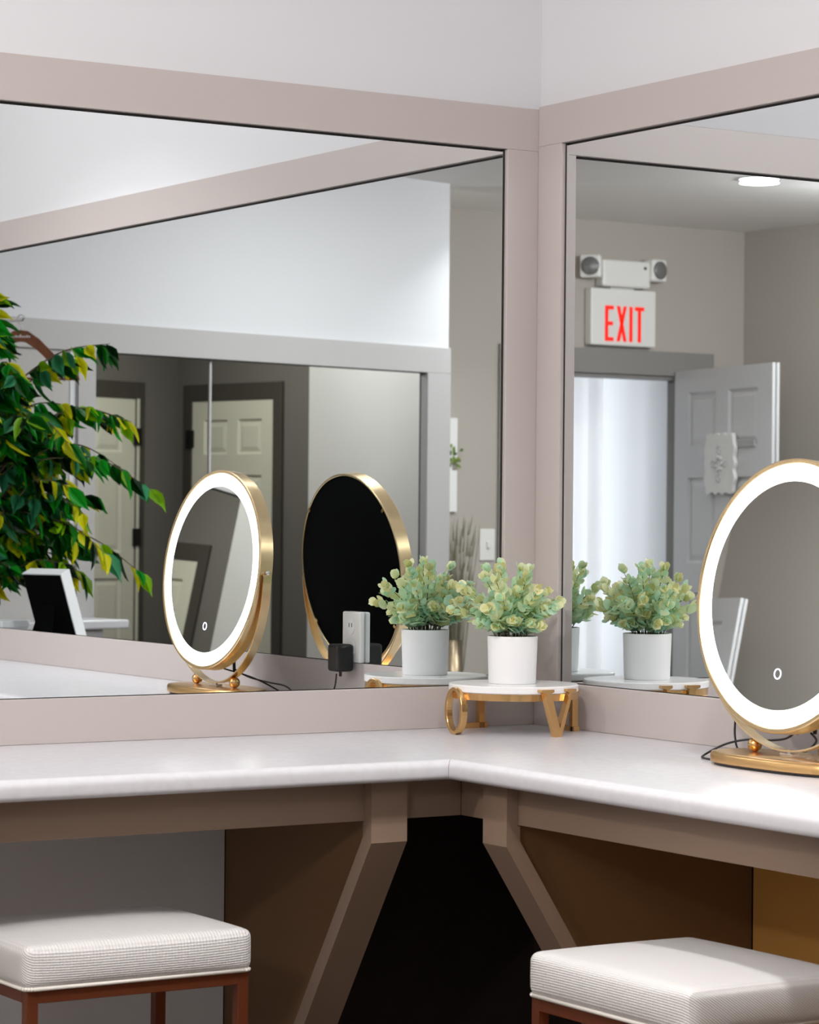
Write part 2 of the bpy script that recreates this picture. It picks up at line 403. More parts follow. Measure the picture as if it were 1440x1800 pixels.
# tall vase with dried grass
vs = empty('grass_vase', 'slim bronze floor vase of dried grey grass in front of the grey wall', 'vase', (-4.275, -6.86, 0))
bm = bmesh.new(); lathe(bm, [(.05, 0), (.062, .02), (.06, .3), (.052, .572), (.047, .572), (.05, .3), (.05, .05)], 32, cap0=True, cap1=True)
link('vase_body', bm, 'bronze_grey', vs, smooth=True)
bm = bmesh.new()
for k in range(70):
    a = rnd.uniform(0, 2*PI); r = rnd.uniform(0, .035); sp = rnd.uniform(.02, .17); h = rnd.uniform(.30, .64)
    b0 = Vector((r*math.cos(a), r*math.sin(a), .12)); tip = Vector((sp*math.cos(a)-.03, sp*math.sin(a), .572+h))
    tube(bm, [b0, b0.lerp(tip, .6)+Vector((0, 0, .04)), tip], .0022, 4, .0008)
for k in range(60):
    a = rnd.uniform(0, 2*PI); sp = rnd.uniform(.03, .13); z = rnd.uniform(.75, 1.12)
    c = Vector((sp*math.cos(a)-.02, sp*math.sin(a), z)); tube(bm, [c, c+Vector((math.cos(a)*.02, math.sin(a)*.02, .10))], .005, 4, .0006)
link('dried_grass', bm, 'grass', vs)

# ------------------------------------------------------------------ wall mirrors with their greige frames
def framed_mirror(name, label, along, L, inner, ztt, zmt, zmb, flip):
    root = empty(name, label, 'mirror')
    # local u runs away from the corner along the wall, local d from the mirror plane into the room
    if not flip: P = lambda u, d, z: (-u, -d, z)      # left wall  (plane y = 0)
    else: P = lambda u, d, z: (-d, -u, z)             # right wall (plane x = 0)
    def b(bm, u0, u1, d0, d1, z0, z1, bev=0):
        p, q = P(u0, d0, z0), P(u1, d1, z1)
        box(bm, min(p[0], q[0]), max(p[0], q[0]), min(p[1], q[1]), max(p[1], q[1]), z0, z1, bev=bev)
    g = .006
    bm = bmesh.new(); b(bm, inner+g, L-.09-g, -.006, 0, zmb+g*.3, zmt-g); link('mirror_glass', bm, 'mirror', root)
    bm = bmesh.new(); b(bm, inner-.02, L-.07, -W+.0005, -.0062, zmb-.02, zmt+.02); link('dark_backing', bm, 'mirror_edge', root)
    bm = bmesh.new(); b(bm, inner-.001, inner+g-.0008, -.006, -.0002, zmb, zmt-.0005); link('dark_edge_strip', bm, 'mirror_edge', root)
    bm = bmesh.new(); b(bm, T*.999, L, -W, T, zmt, ztt, .0012); link('top_rail', bm, 'greige', root)
    bm = bmesh.new(); b(bm, T*.999, L, -W, T, .7602, zmb, .0012); link('bottom_rail', bm, 'greige', root)
    bm = bmesh.new(); b(bm, T*.999, inner, -W, T, zmb, zmt, .0012); link('stile', bm, 'greige', root)
    bm = bmesh.new(); b(bm, L-.09, L, -W, T, zmb, zmt, .0012); link('stile', bm, 'greige', root)
    return root
framed_mirror('wall_mirror', 'large greige framed wall mirror on the left wall reflecting the black oval back', 0, 2.3, .0908, 2.0935, 2.002, .8481, False)
framed_mirror('wall_mirror', 'large greige framed wall mirror on the right wall reflecting the exit sign', 1, 3.75, .0959, 2.0993, 2.0121, .855, True)
# small corner bead where both frames meet
tag(one('trim_2', 'greige', None, (-T*1.02, W, -T*1.02, W, .7602, 2.0935)), kind='structure')

# ------------------------------------------------------------------ vanity countertop
XL, YR, CD, TH = 2.3, 3.62, .64, .038
bm = bmesh.new()
rr = .016; rings = []
prof = [(rr*(1-math.sin(a)), -rr+rr*math.cos(a)) for a in [PI/2*i/6 for i in range(7)]]          # top nose (inset, z from top)
prof = prof+[(0, -TH+.010)]+[(.010*(1-math.cos(a)), -TH+.010-.010*math.sin(a)) for a in [PI/2*i/4 for i in range(1, 5)]]
for ins, dz in prof:
    c = CD-ins
    rings.append([(W-.0005, W-.0005, .76+dz), (-XL, W-.0005, .76+dz), (-XL, -c, .76+dz), (-c, -c, .76+dz), (-c, -YR, .76+dz), (W-.0005, -YR, .76+dz)])
loops(bm, rings, True, True, True)
ct = link('vanity_countertop', bm, 'counter')
tag(ct, 'pale marbled L shaped vanity countertop running along both walls under the mirrors', 'countertop')
md = ct.modifiers.new('auto', 'EDGE_SPLIT'); md.split_angle = math.radians(40)
for p in ct.data.polygons: p.use_smooth = True
bm = bmesh.new()
sp = [(CD-i+.0004, .76+dz) for i, dz in prof[:-3]]
pts = [(-a-0.0006, -a+0.0006, z) for a, z in sp]; pts2 = [(-a+0.0006, -a-0.0006, z) for a, z in sp]
loops(bm, [pts, pts2], False)
link('mitre_seam', bm, 'counter_seam', ct)

# ------------------------------------------------------------------ aprons and brace brackets below the counter
AP, AB = .557, .645
ap = empty('counter_apron', 'greige apron board below the countertop edge along both walls', 'apron')
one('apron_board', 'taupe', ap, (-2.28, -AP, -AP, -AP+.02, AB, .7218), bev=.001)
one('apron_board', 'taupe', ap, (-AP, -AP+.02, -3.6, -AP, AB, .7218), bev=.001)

def bracket(label, place):
    """local: x across the bracket (0..w), y towards the wall from the room (wall at y = 0, room negative)"""
    root = empty('counter_bracket', label, 'bracket'); root.matrix_world = place
    w = .078; yf = -.582; kz = .606; sl = .645
    kf = (yf, kz); foot = (yf+kz*sl, 0.0)
    e = .030                                     # depth of the board behind its face
    def X(u, v, d): return (d, u, v)
    bm = bmesh.new()
    nrm = Vector((kz*sl, -kz)).normalized()      # along the diagonal
    prism(bm, [(yf, .7218), (yf, kz), (yf+e, kz+.009), (yf+e, AB-.0015), (-AP-.0008, AB-.0015), (-AP-.0008, .7218)], X, 0, w)
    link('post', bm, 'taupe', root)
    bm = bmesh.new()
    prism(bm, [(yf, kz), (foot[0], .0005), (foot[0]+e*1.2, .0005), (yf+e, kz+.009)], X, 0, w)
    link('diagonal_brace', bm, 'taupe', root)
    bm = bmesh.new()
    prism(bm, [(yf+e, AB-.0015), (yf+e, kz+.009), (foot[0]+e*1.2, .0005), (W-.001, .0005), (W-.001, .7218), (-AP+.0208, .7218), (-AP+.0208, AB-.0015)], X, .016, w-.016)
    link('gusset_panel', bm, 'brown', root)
    return root
bracket('greige brace bracket under the left counter, its sloping face toward the dark corner', Matrix.Translation((-.771, 0, 0)))
# right wall: local y -> world x, local x -> world -y
bracket('greige brace bracket under the right counter, beside the right stool',
        Matrix(((0, 1, 0, 0), (-1, 0, 0, -.669), (0, 0, 1, 0), (0, 0, 0, 1))))

# ------------------------------------------------------------------ letter tray
TC = (-.173, -.170)
tr = empty('letter_tray', 'round white marble tray on gold letter shaped legs in the mirror corner', 'tray', (TC[0], TC[1], .76))
bm = bmesh.new(); lathe(bm, [(.132, .0865), (.1355, .089), (.1355, .1005), (.133, .1025), (0.0001, .1025)], 96, cap0=True); link('marble_disc', bm, 'marble', tr, smooth=False)
bm = bmesh.new(); lathe(bm, [(.1335, .0865), (.1335, .073), (.129, .073), (.129, .0865)], 96, closed_prof=True); link('support_ring', bm, 'old_gold', tr)
def leg(ang, shapes, ringshape=None):
    r0 = .130
    o = Vector((math.cos(ang), math.sin(ang), 0)); uu = Vector((-math.sin(ang), math.cos(ang), 0))   # u runs left to right seen from outside
    F = lambda u, v, d: o*(r0+d)+uu*u+Vector((0, 0, v))
    bm = bmesh.new()
    for s in shapes: prism(bm, s, F, 0, .014)
    if ringshape:
        a, b, cz, ww = ringshape; N = 40
        pa = [(a*math.cos(2*PI*k/N), cz+b*math.sin(2*PI*k/N)) for k in range(N)]
        pb = [((a-ww)*math.cos(2*PI*k/N), cz+(b-ww*.8)*math.sin(2*PI*k/N)) for k in range(N)]
        loops(bm, [[F(*p, 0) for p in pa], [F(*p, .014) for p in pa], [F(*p, .014) for p in pb], [F(*p, 0) for p in pb], [F(*p, 0) for p in pa]], True)
        bmesh.ops.remove_doubles(bm, verts=bm.verts[:], dist=1e-6)
    es = [e for e in bm.edges if len(e.link_faces) == 2 and e.calc_face_angle(0) > .7]
    bmesh.ops.bevel(bm, geom=es, offset=.0008, segments=1, affect='EDGES')
    return link('letter_leg', bm, 'old_gold', tr)
H = .0975
leg(math.radians(176), [], (.037, H/2, H/2, .0095))                                                    # O
leg(math.radians(-84), [[(-.047, H), (-.047, H-.005), (-.038, H-.008), (-.008, 0), (.008, 0), (.037, H-.008), (.047, H-.005), (.047, H), (.022, H), (.022, H-.005), (.029, H-.008), (.003, .018), (-.021, H-.008), (-.013, H-.005), (-.013, H)]])  # V
leg(math.radians(-4), [rect(-.024, -.012, 0, .088), rect(-.03, .03, 0, .010), rect(.024, .03, .010, .026), rect(-.03, .03, .078, .088), rect(-.012, .012, .040, .049)])   # E
leg(math.radians(94), [rect(-.026, -.012, 0, .088), rect(-.034, .03, 0, .012), rect(.022, .03, .012, .03), rect(-.034, -.004, .080, .088)])               # L

# ------------------------------------------------------------------ potted eucalyptus
PX, PY, PZ = -.176, -.169, .8626
pp = empty('potted_plant', 'white pot of pale green eucalyptus sprigs standing on the round tray', 'plant', (PX, PY, PZ))
bm = bmesh.new(); lathe(bm, [(.0485, 0), (.0495, .002), (.0525, .0975), (.0520, .099), (.0490, .0985), (.0475, .085)], 64, cap0=True); link('pot', bm, 'white_gloss', pp, smooth=False)
for pz in pp.children[0].data.polygons: pz.use_smooth = True
bm = bmesh.new(); lathe(bm, [(.048, .086), (.02, .090), (.0001, .091)], 24); link('soil', bm, 'soil', pp)
def euc_sprig(base, tip, bend, seed):
    r = random.Random(seed)
    bm = bmesh.new(); lay = bm.loops.layers.color.new('leafcol')
    base, tip = Vector(base), Vector(tip); mid = base.lerp(tip, .5)+Vector(bend)
    P = spline([base, mid, tip], 8)
    tube(bm, P, .0013, 5, .0006, mi=1)
    n = len(P); yel = r.uniform(0, 1)
    for i in range(4, n+1):
        if i < n and r.random() < .10: continue
        k = min(i, n-1); t = k/(n-1)
        ax = (P[min(k+1, n-1)]-P[max(k-1, 0)]).normalized()
        s = ax.cross(Vector((0, 0, 1)));  s = Vector((1, 0, 0)) if s.length < .05 else s.normalized()
        q = ax.cross(s)
        a0 = k*PI/2+r.uniform(-.4, .4)
        for m in range(2 if i < n else 3):
            a = a0+(m*PI if i < n else m*2.1)
            d = (s*math.cos(a)+q*math.sin(a))
            up = .35+.75*t+r.uniform(-.25, .25)
            dd = (d*math.cos(up)+ax*math.sin(up)).normalized()
            sz = (.0142-.006*t)*r.uniform(.75, 1.3)
            nn = (ax*math.cos(up)-d*math.sin(up)).normalized(); ee = dd.cross(nn).normalized()
            nn = (nn+ee*r.uniform(-.5, .5)).normalized(); ee = dd.cross(nn).normalized()
            c = P[k]+dd*(sz*1.15)
            cen = bm.verts.new(c-nn*sz*.10)
            rim = [bm.verts.new(c+dd*sz*1.12*math.cos(2*PI*j/9)+ee*sz*.9*math.sin(2*PI*j/9)+nn*sz*.14*(math.cos(4*PI*j/9)+.6)) for j in range(9)]
            ty = min(1, max(0, .22+.80*t**1.3+.35*(yel-.5)+r.uniform(-.22, .22)))
            A = Vector((.66, .84, .73)); B = Vector((.97, .96, .80)); O = Vector((.76, .74, .44))
            colr = A.lerp(B, ty)
            if r.random() < .25: colr = colr.lerp(O, .6)
            if r.random() < .25: colr = colr.lerp(Vector((.70, .90, .84)), .6)
            rimv = rim
            st = bm.verts.new(P[k]+dd*.001)
            for j in range(9):
                f = bm.faces.new((cen, rimv[j], rimv[(j+1) % 9])); f.smooth = True
                for l in f.loops: l[lay] = (*colr, 1)
            f = bm.faces.new((st, rimv[4], rimv[5]))
            for l in f.loops: l[lay] = (*colr, 1)
    return link('sprig', bm, ['euc', 'stem'], pp, recalc=False)
g = random.Random(21)
sp_list = []
for k in range(26):
    a = 2*PI*(k*.382)+g.uniform(-.2, .2); rad = math.sqrt((k+.5)/26)
    R = .118*rad*g.uniform(.75, 1.2); z = .098+.150*(1-.58*rad**2)*g.uniform(.55, 1.12)
    sp_list.append((a, rad, R, z))
for k in range(11):
    sp_list.append((2*PI*k/11+g.uniform(-.2, .2), .9, g.uniform(.055, .085), g.uniform(.118, .150)))
for k, (a, rad, R, z) in enumerate(sp_list):
    b0 = (.030*rad*math.cos(a), .030*rad*math.sin(a), .085)
    tp = (R*math.cos(a), R*math.sin(a), z)
    euc_sprig(b0, tp, (-.012*rad*math.cos(a), -.012*rad*math.sin(a), .018*rad), 100+k)

# ------------------------------------------------------------------ lit oval vanity mirror
OC = Vector((-.2187, -1.0875, 1.0734)); TAU = math.radians(6.2); PHI = math.radians(-0.4); R0 = .2475
vm = empty('vanity_mirror', 'lit oval vanity mirror in a gold rim standing on the right counter', 'mirror', (OC.x+.02, OC.y, .76))
MT = Matrix.Translation(Vector((-.02, 0, OC.z-.76))) @ Matrix.Rotation(PHI, 4, 'Z') @ Matrix(((0, math.sin(TAU), -math.cos(TAU), 0), (-1, 0, 0, 0), (0, math.cos(TAU), math.sin(TAU), 0), (0, 0, 0, 1)))
bm = bmesh.new()
lathe(bm, [(.2385, -.012), (.2385, .0005), (.2400, .0022), (.2455, .0022), (R0, .0005), (R0, -.0335), (R0-.002, -.035), (.2425, -.035), (.2415, -.034), (.2415, -.012)], 128, closed_prof=True)
rim = link('rim', bm, 'pale_gold', vm, smooth=True, mw=MT); e = rim.modifiers.new('e', 'EDGE_SPLIT'); e.split_angle = math.radians(35)
bm = bmesh.new(); lathe(bm, [(.2065, -.001), (.2385, -.001), (.2385, -.008), (.2065, -.008)], 128, closed_prof=True); link('light_ring', bm, 'ring', vm, mw=MT)
bm = bmesh.new(); lathe(bm, [(.2065, -.008), (.2065, -.0012), (.0001, -.0012)], 128, cap0=True); link('mirror_glass', bm, 'mirror', vm, mw=MT)
bm = bmesh.new(); lathe(bm, [(.0001, -.030), (.2415, -.030), (.2415, -.022), (.0001, -.022)], 128); link('back_panel', bm, 'black_back', vm, mw=MT)
bm = bmesh.new(); lathe(bm, [(.0078, 0), (.0098, 0), (.0098, .0006), (.0078, .0006)], 32, closed_prof=True); link('touch_button', bm, 'touch', vm, mw=MT @ Matrix.Translation((.002, -.141, -.0012)))
for a in (40, 140, 215, 325):
    q = math.radians(a); bm = bmesh.new(); box(bm, -.005, .005, -.004, .004, -.0005, .006)
    link('back_clip', bm, 'old_gold', vm, mw=MT @ Matrix.Translation((.238*math.cos(q), .238*math.sin(q), -.036)) @ Matrix.Rotation(q, 4, 'Z'))
# stand: flat curved band, pivots, balls, base  (local z measured from the counter)
cz = OC.z-.76
bm = bmesh.new(); prs = []
for k in range(65):
    a = PI+PI*k/64
    c, s = math.cos(a), math.sin(a)
    prs.append([(dx-.003, (.2525+o)*c, cz-.012+(.2655+o)*s) for dx, o in ((-.011, 0), (.011, 0), (.011, .0032), (-.011, .0032))])
loops(bm, prs, True, True, True)
bd = link('stand_band', bm, 'pale_gold', vm, smooth=True); e = bd.modifiers.new('e', 'EDGE_SPLIT'); e.split_angle = math.radians(40)
for s in (-1, 1):
    bm = bmesh.new(); tube(bm, [(-.003, s*.246, cz-.004), (-.003, s*.2585, cz-.004)], .0045, 14); ball(bm, (-.003, s*.2585, cz-.004), .0058, seg=14); link('pivot_screw', bm, 'chrome', vm, smooth=True)
    bm = bmesh.new(); box(bm, -.014, .008, s*.254-.0035, s*.254+.0035, cz-.028, cz-.008, bev=.001); link('pivot_bracket', bm, 'pale_gold', vm)
    bm = bmesh.new(); ball(bm, (-.003, s*.097, .0385), .0135, seg=24); link('ball_support', bm, 'old_gold', vm, smooth=True)
bm = bmesh.new(); tube(bm, [(-.003, 0, .020), (-.003, 0, cz-.2765)], .0045, 12); box(bm, -.012, .006, -.018, .018, .024, .030, bev=.001); link('band_bolt', bm, 'chrome', vm)
def oval_ring(a, b, z, n=2.7, seg=96):
    o = []
    for k in range(seg):
        q = 2*PI*k/seg; c, s = math.cos(q), math.sin(q)
        o.append((b*math.copysign(abs(c)**(2/n), c), a*math.copysign(abs(s)**(2/n), s), z))
    return o
bm = bmesh.new(); loops(bm, [oval_ring(.186, .078, .0045), oval_ring(.189, .081, .0065), oval_ring(.189, .081, .019), oval_ring(.186, .078, .0235), oval_ring(.178, .070, .025)], True, True, True)
bs = link('base', bm, 'gold', vm, smooth=True); e = bs.modifiers.new('e', 'EDGE_SPLIT'); e.split_angle = math.radians(50)
bm = bmesh.new(); loops(bm, [oval_ring(.182, .074, .0002), oval_ring(.182, .074, .0046)], True, True, True); link('rubber_pad', bm, 'black', vm)
# lead from the mirror to the wall adapter
bm = bmesh.new()
tube(bm, spline([(.035, .025, .068), (.05, .07, .05), (.068, .14, .040), (.072, .21, .036), (.062, .262, .024), (.03, .285, .0035), (-.012, .235, .0032), (-.018, .19, .0032), (0, .16, .0032)], 8), .0021, 8)
tube(bm, spline([(.03, -.02, .066), (.085, .03, .045), (.115, .10, .018), (.11, .15, .004), (.12, .22, .012), (.13, .30, .004), (.14, .33, .030), (.145, .335, .070)], 8), .0021, 8)
tube(bm, [(.03, -.03, .066), (.028, -.035, .088)], .004, 8); tube(bm, [(.035, .025, .06), (.036, .022, .088)], .004, 8)
link('power_lead', bm, 'black', vm, smooth=True)

# ------------------------------------------------------------------ outlet and adapter on the right mirror
ol = empty('wall_outlet', 'white surface mounted wall outlet at the bottom of the right mirror', 'outlet', (-.0005, -.752, .856))
one('outlet_box', 'white_plastic', ol, (-.014, 0, -.042, .042, 0, .122), bev=.004)
bm = bmesh.new()
for z in (.034, .086):
    prism(bm, [(.017*math.cos(2*PI*k/20), z+.02*math.sin(2*PI*k/20)) for k in range(20)], lambda u, v, d: (d, u, v), -.016, -.0135)
link('receptacle', bm, 'paper', ol)
bm = bmesh.new()
for dy in (-.006, .006): box(bm, -.0165, -.0155, dy-.0012, dy+.0012, .085, .095)
link('slot', bm, 'black', ol)
ad = bmesh.new(); box(ad, -.047, -.001, -.026, .026, -.033, .033, bev=.008, seg=3)
tube(ad, [(-.024, 0, -.032), (-.024, 0, -.045)], .004, 8)
a_ = link('power_adapter', ad, 'black'); a_.location = (-.0165, -.757, .868)
tag(a_, 'black power adapter plugged into the white outlet with its lead hanging down', 'power adapter')

# ------------------------------------------------------------------ stools
def rounded_block(hx, hy, hz, r, n=22, bulge=.010):
    bm = bmesh.new()
    bmesh.ops.create_cube(bm, size=2)
    bmesh.ops.subdivide_edges(bm, edges=bm.edges[:], cuts=n, use_grid_fill=True)
    for v in bm.verts:
        # concentrate vertices towards the rims
        q = [math.copysign(1-(1-abs(c))**1.6, c) for c in v.co]
        p = Vector((q[0]*hx, q[1]*hy, q[2]*hz))
        c = Vector((max(-hx+r, min(hx-r, p.x)), max(-hy+r, min(hy-r, p.y)), max(-hz+r, min(hz-r, p.z))))
        d = p-c
        if d.length > 1e-9: p = c+d.normalized()*r
        uu, vv, ww = p.x/hx, p.y/hy, p.z/hz
        if p.z > 0: p.z += bulge*(1-abs(uu)**2.5)*(1-abs(vv)**2.5)*max(0, ww)
        k = .006*(1-ww*ww)
        p.x += math.copysign(1, uu)*k*abs(uu)**6*(1-abs(vv)**4); p.y += math.copysign(1, vv)*k*abs(vv)**6*(1-abs(uu)**4)
        v.co = p
    return bm
def make_stool(label):
    root = empty('vanity_stool', label, 'stool', group='quilted vanity stools')
    hx, hy = .217, .174; zt = .485
    bm = rounded_block(hx, hy, .037, .016); link('cushion', bm, 'cushion', root, smooth=True, mw=Matrix.Translation((0, 0, zt-.037)))
    zb = zt-.074
    rim = []
    for k in range(4):
        sx, sy = ((1, 1), (-1, 1), (-1, -1), (1, -1))[k]
        for j in range(5):
            a = PI/2*k+PI/2*j/4; rim.append((sx*(hx-.016)+.014*math.cos(a), sy*(hy-.016)+.014*math.sin(a), zb+.002))
    bm = bmesh.new()
    for k in range(len(rim)):
        tube(bm, [rim[k], rim[(k+1) % len(rim)]], .0036, 8)
    link('piping', bm, 'welt', root, smooth=True)
    s = .021; z1 = zb-.002; ex_, ey = hx-.006, hy-.006
    one('seat_base', 'black', root, (-ex_+s, ex_-s, -ey+s, ey-s, z1-.012, z1-.001))
    for sy in (-1, 1): one('rail', 'bronze', root, (-ex_+s, ex_-s, min(sy*ey, sy*(ey-s)), max(sy*ey, sy*(ey-s)), z1-s, z1), bev=.001)
    for sx in (-1, 1): one('rail', 'bronze', root, (min(sx*ex_, sx*(ex_-s)), max(sx*ex_, sx*(ex_-s)), -ey+s, ey-s, z1-s, z1), bev=.001)
    for sx in (-1, 1):
        for sy in (-1, 1):
            one('leg', 'bronze', root, (min(sx*ex_, sx*(ex_-s)), max(sx*ex_, sx*(ex_-s)), min(sy*ey, sy*(ey-s)), max(sy*ey, sy*(ey-s)), 0, z1), bev=.001)
        one('foot_rail', 'bronze', root, (min(sx*ex_, sx*(ex_-s)), max(sx*ex_, sx*(ex_-s)), -ey+s, ey-s, .0005, s), bev=.001)
    return root
st = make_stool('white quilted stool with bronze legs under the left counter')
def copy_thing(root, label, loc, rz):
    r = root.copy(); COL.objects.link(r); r['label'] = label; r.location = loc; r.rotation_euler = (0, 0, rz)
    for ch in list(root.children):
        c = ch.copy(); COL.objects.link(c); c.parent = r
    return r
copy_thing(st, 'white quilted stool with bronze legs under the right counter beside the lit mirror', (-.617, -1.333, 0), PI/2)
st.location = (-1.288, -.507, 0)

# ------------------------------------------------------------------ far end of the right counter: photo frame, box, tree
pf = empty('photo_frame', 'black backed white photo frame leaning on its easel below the leafy tree', 'photo frame', (-.455, -3.40, .7625))
FM = Matrix.Rotation(math.radians(-66), 4, 'Z') @ Matrix.Rotation(math.radians(-22), 4, 'X')
def fb(name, m, *b): return one(name, m, pf, *b, bev=.001, mw=FM)
# local: x across, y depth (front -y, back +y), z up
fb('frame_border', 'white_frame', (-.085, -.065, -.045, 0, 0, .265), (.065, .085, -.045, 0, 0, .265), (-.065, .065, -.045, 0, 0, .02), (-.065, .065, -.045, 0, .245, .265))
fb('back_board', 'black_back', (-.081, .081, .0002, .004, .004, .261))
fb('picture', 'paper', (-.065, .065, -.030, -.026, .02, .245))
bm = bmesh.new(); prism(bm, [(-.03, .16), (.03, .16), (.05, .0), (-.05, .0)], lambda u, v, d: (u, d+.004+(.16-v)*.62, v+(.16-v)*.25), 0, .003); link('easel_leg', bm, 'black_back', pf, mw=FM)

bx = empty('storage_box', 'white lidded box on the counter behind the black backed photo frame', 'box', (-.30, -3.52, .7605), .5)
one('box_body', 'paper', bx, (-.07, .07, -.05, .05, 0, .075), bev=.003)
one('lid', 'paper', bx, (-.074, .074, -.054, .054, .066, .09), bev=.003)

# ficus tree
FT = Vector((-.44, -3.98, 0))
fi = empty('ficus_tree', 'leafy green and yellow ficus tree in a basket beside the vanity end', 'tree', FT)
bm = bmesh.new(); lathe(bm, [(.13, 0), (.16, .04), (.17, .30), (.155, .30), (.15, .24), (.0001, .24)], 32, cap0=True); link('basket', bm, 'basket', fi, smooth=True)
bm = bmesh.new(); trunk = spline([(0, 0, .2), (.02, .01, .6), (-.01, .03, 1.0), (.01, .0, 1.5), (0, .02, 1.95)], 8); tube(bm, trunk, .018, 10, .008)
tube(bm, spline([(.03, -.02, .2), (-.03, -.02, .7), (.03, -.01, 1.2), (-.02, .02, 1.7)], 8), .013, 8, .006); link('trunk', bm, 'bark', fi, smooth=True)
RIGHT = Vector((-.845, .534, 0)); DEEP = Vector((-.534, -.845, 0))
fr = random.Random(5)
fol = bmesh.new(); lay = fol.loops.layers.color.new('leafcol')
brs = bmesh.new()
def ficus_leaf(p, d, size, shade):
    d = Vector(d).normalized(); s = d.cross(Vector((fr.uniform(-1, 1), fr.uniform(-1, 1), fr.uniform(-.3, 1))))
    if s.length < .1: s = d.cross(Vector((1, 0, 0)))
    s.normalize(); n = s.cross(d)
    prof = [(0, 0), (.18, .17), (.40, .25), (.65, .17), (.85, .06), (1.05, 0)]
    mid = [p+d*size*t+n*size*(-.10*t*t) for t, w in prof]
    L = [mid[i]+s*size*w+n*size*.07*(w > 0) for i, (t, w) in enumerate(prof)]; Rr = [mid[i]-s*size*w+n*size*.07*(w > 0) for i, (t, w) in enumerate(prof)]
    if max(q.x for q in mid+L+Rr)+FT.x > -.025: return
    vm_ = [fol.verts.new(q) for q in mid]; vl = [fol.verts.new(q) for q in L[1:-1]]; vr = [fol.verts.new(q) for q in Rr[1:-1]]
    for side in (vl, vr):
        fs = [(vm_[0], side[0], vm_[1])]+[(vm_[i+1], side[i], side[i+1], vm_[i+2]) for i in range(3)]+[(vm_[4], side[3], vm_[5])]
        for q in fs:
            f = fol.faces.new(q); f.smooth = True
            for l in f.loops: l[lay] = (*shade, 1)
pal = [(.014, .16, .035), (.03, .30, .05), (.05, .46, .07), (.10, .62, .14), (.24, .58, .40), (.52, .74, .05), (.92, .90, .07)]
def twig(a, b, droop, nl, yellow=.2, size=.10):
    a, b = Vector(a), Vector(b); mid = a.lerp(b, .55)+Vector((0, 0, droop))
    P = spline([a, mid, b], 8); tube(brs, P, .0045, 5, .0012)
    for k in range(nl):
        t = .22+.80*k/nl+fr.uniform(-.03, .03); i = min(len(P)-1, int(t*(len(P)-1))); p = P[i]
        ax = (P[min(i+1, len(P)-1)]-P[max(i-1, 0)]).normalized()
        side = ax.cross(Vector((0, 0, 1))).normalized()*(1 if k % 2 else -1)
        d = side*fr.uniform(.3, .9)+ax*fr.uniform(.2, .8)+Vector((0, 0, -1))*fr.uniform(.3, 1.1)
        tip = t > .75
        col = pal[6] if fr.random() < yellow*(1.7 if tip else .6) else (pal[5] if fr.random() < yellow*1.2 else pal[fr.randrange(0, 5)])
        ficus_leaf(p+side*.006, d, size*fr.uniform(.75, 1.2), col)
def Q(lat, z, dp=0): return RIGHT*lat+DEEP*dp+Vector((0, 0, z))
main = [((.0, 0, 1.58), Q(.43, 1.80, -.05), .06), ((0, 0, 1.5), Q(.30, 1.77, .12), .05), ((0, 0, 1.35), Q(.50, 1.53, 0), .12), ((0, 0, 1.3), Q(.44, 1.55, .15), .13),
        ((0, 0, 1.2), Q(.585, 1.285, -.03), .16), ((0, 0, 1.2), Q(.47, 1.36, .1), .16), ((0, 0, 1.0), Q(.54, 1.00, .02), .14), ((0, 0, 1.02), Q(.44, 1.06, -.12), .14),
        ((0, 0, .95), Q(.34, .99, 0), .10), ((0, 0, 1.1), Q(.36, 1.20, -.1), .12), ((0, 0, 1.0), Q(.28, 1.12, .1), .08), ((0, 0, 1.7), Q(.0, 1.97, -.05), .08), ((0, 0, 1.1), Q(.30, 1.30, -.15), .10), ((0, 0, 1.2), Q(.34, 1.42, 0), .10), ((0, 0, 1.4), Q(.30, 1.45, -.15), .12)]
for a, b, dr_ in main: twig(a, b, dr_, 19, .22)
for k in range(120):
    z = fr.uniform(.98, 1.92); a = fr.uniform(0, 2*PI); R = fr.uniform(.12, .37)*(1.1 if z < 1.6 else .72)
    b = Vector((R*math.cos(a), R*math.sin(a), z))
    if b.x+FT.x > -.07: b.x = -.07-FT.x
    if b.dot(RIGHT) > .16 and 1.60 < z < 1.78: continue
    if b.dot(RIGHT) > .02 and z >= 1.78: continue
    twig((0, 0, z-.10), b, .05, 14, .12)
link('foliage', fol, 'ficus', fi, recalc=False)
link('branch', brs, 'bark', fi, smooth=True)

# ------------------------------------------------------------------ opposite vanity end, hook and hanger
oc = empty('side_counter', 'white slab counter end with a grey base under the leafy tree', 'counter'); oc.matrix_world = OW
one('counter_slab', 'counter', oc, (2.24, 3.85, .006, .30, .722, .76), bev=.008)
one('counter_base', 'grey_cab', oc, (2.36, 3.80, .006, .27, 0, .7215))

hk = Vector((-1.193, -5.394, 0))
arm = bmesh.new(); tx = 2.69-.02
whk = empty('wall_hook', 'small silver wall hook projecting from the grey trim and carrying a hanger', 'hook'); whk.matrix_world = OW
inv = OW.inverted(); hl = inv @ hk
tube(arm, [(hl.x, .018, 1.995), (hl.x, hl.y+.01, 1.995), (hl.x, hl.y+.02, 2.012)], .0045, 10)
link('arm', arm, 'chrome', whk, smooth=True)
one('mounting_plate', 'chrome', whk, (hl.x-.02, hl.x+.02, .0182, .022, 1.965, 2.022), bev=.002)
hg = empty('coat_hanger', 'red brown wooden coat hanger hanging above the leafy branches', 'hanger')
X = Vector((.845, -.534, 0)); Y = Vector((.534, .845, 0))          # Y looks back into the room
hg.matrix_world = Matrix(((X.x, Y.x, 0, hk.x), (X.y, Y.y, 0, hk.y), (0, 0, 1, 0), (0, 0, 0, 1)))
bm = bmesh.new()
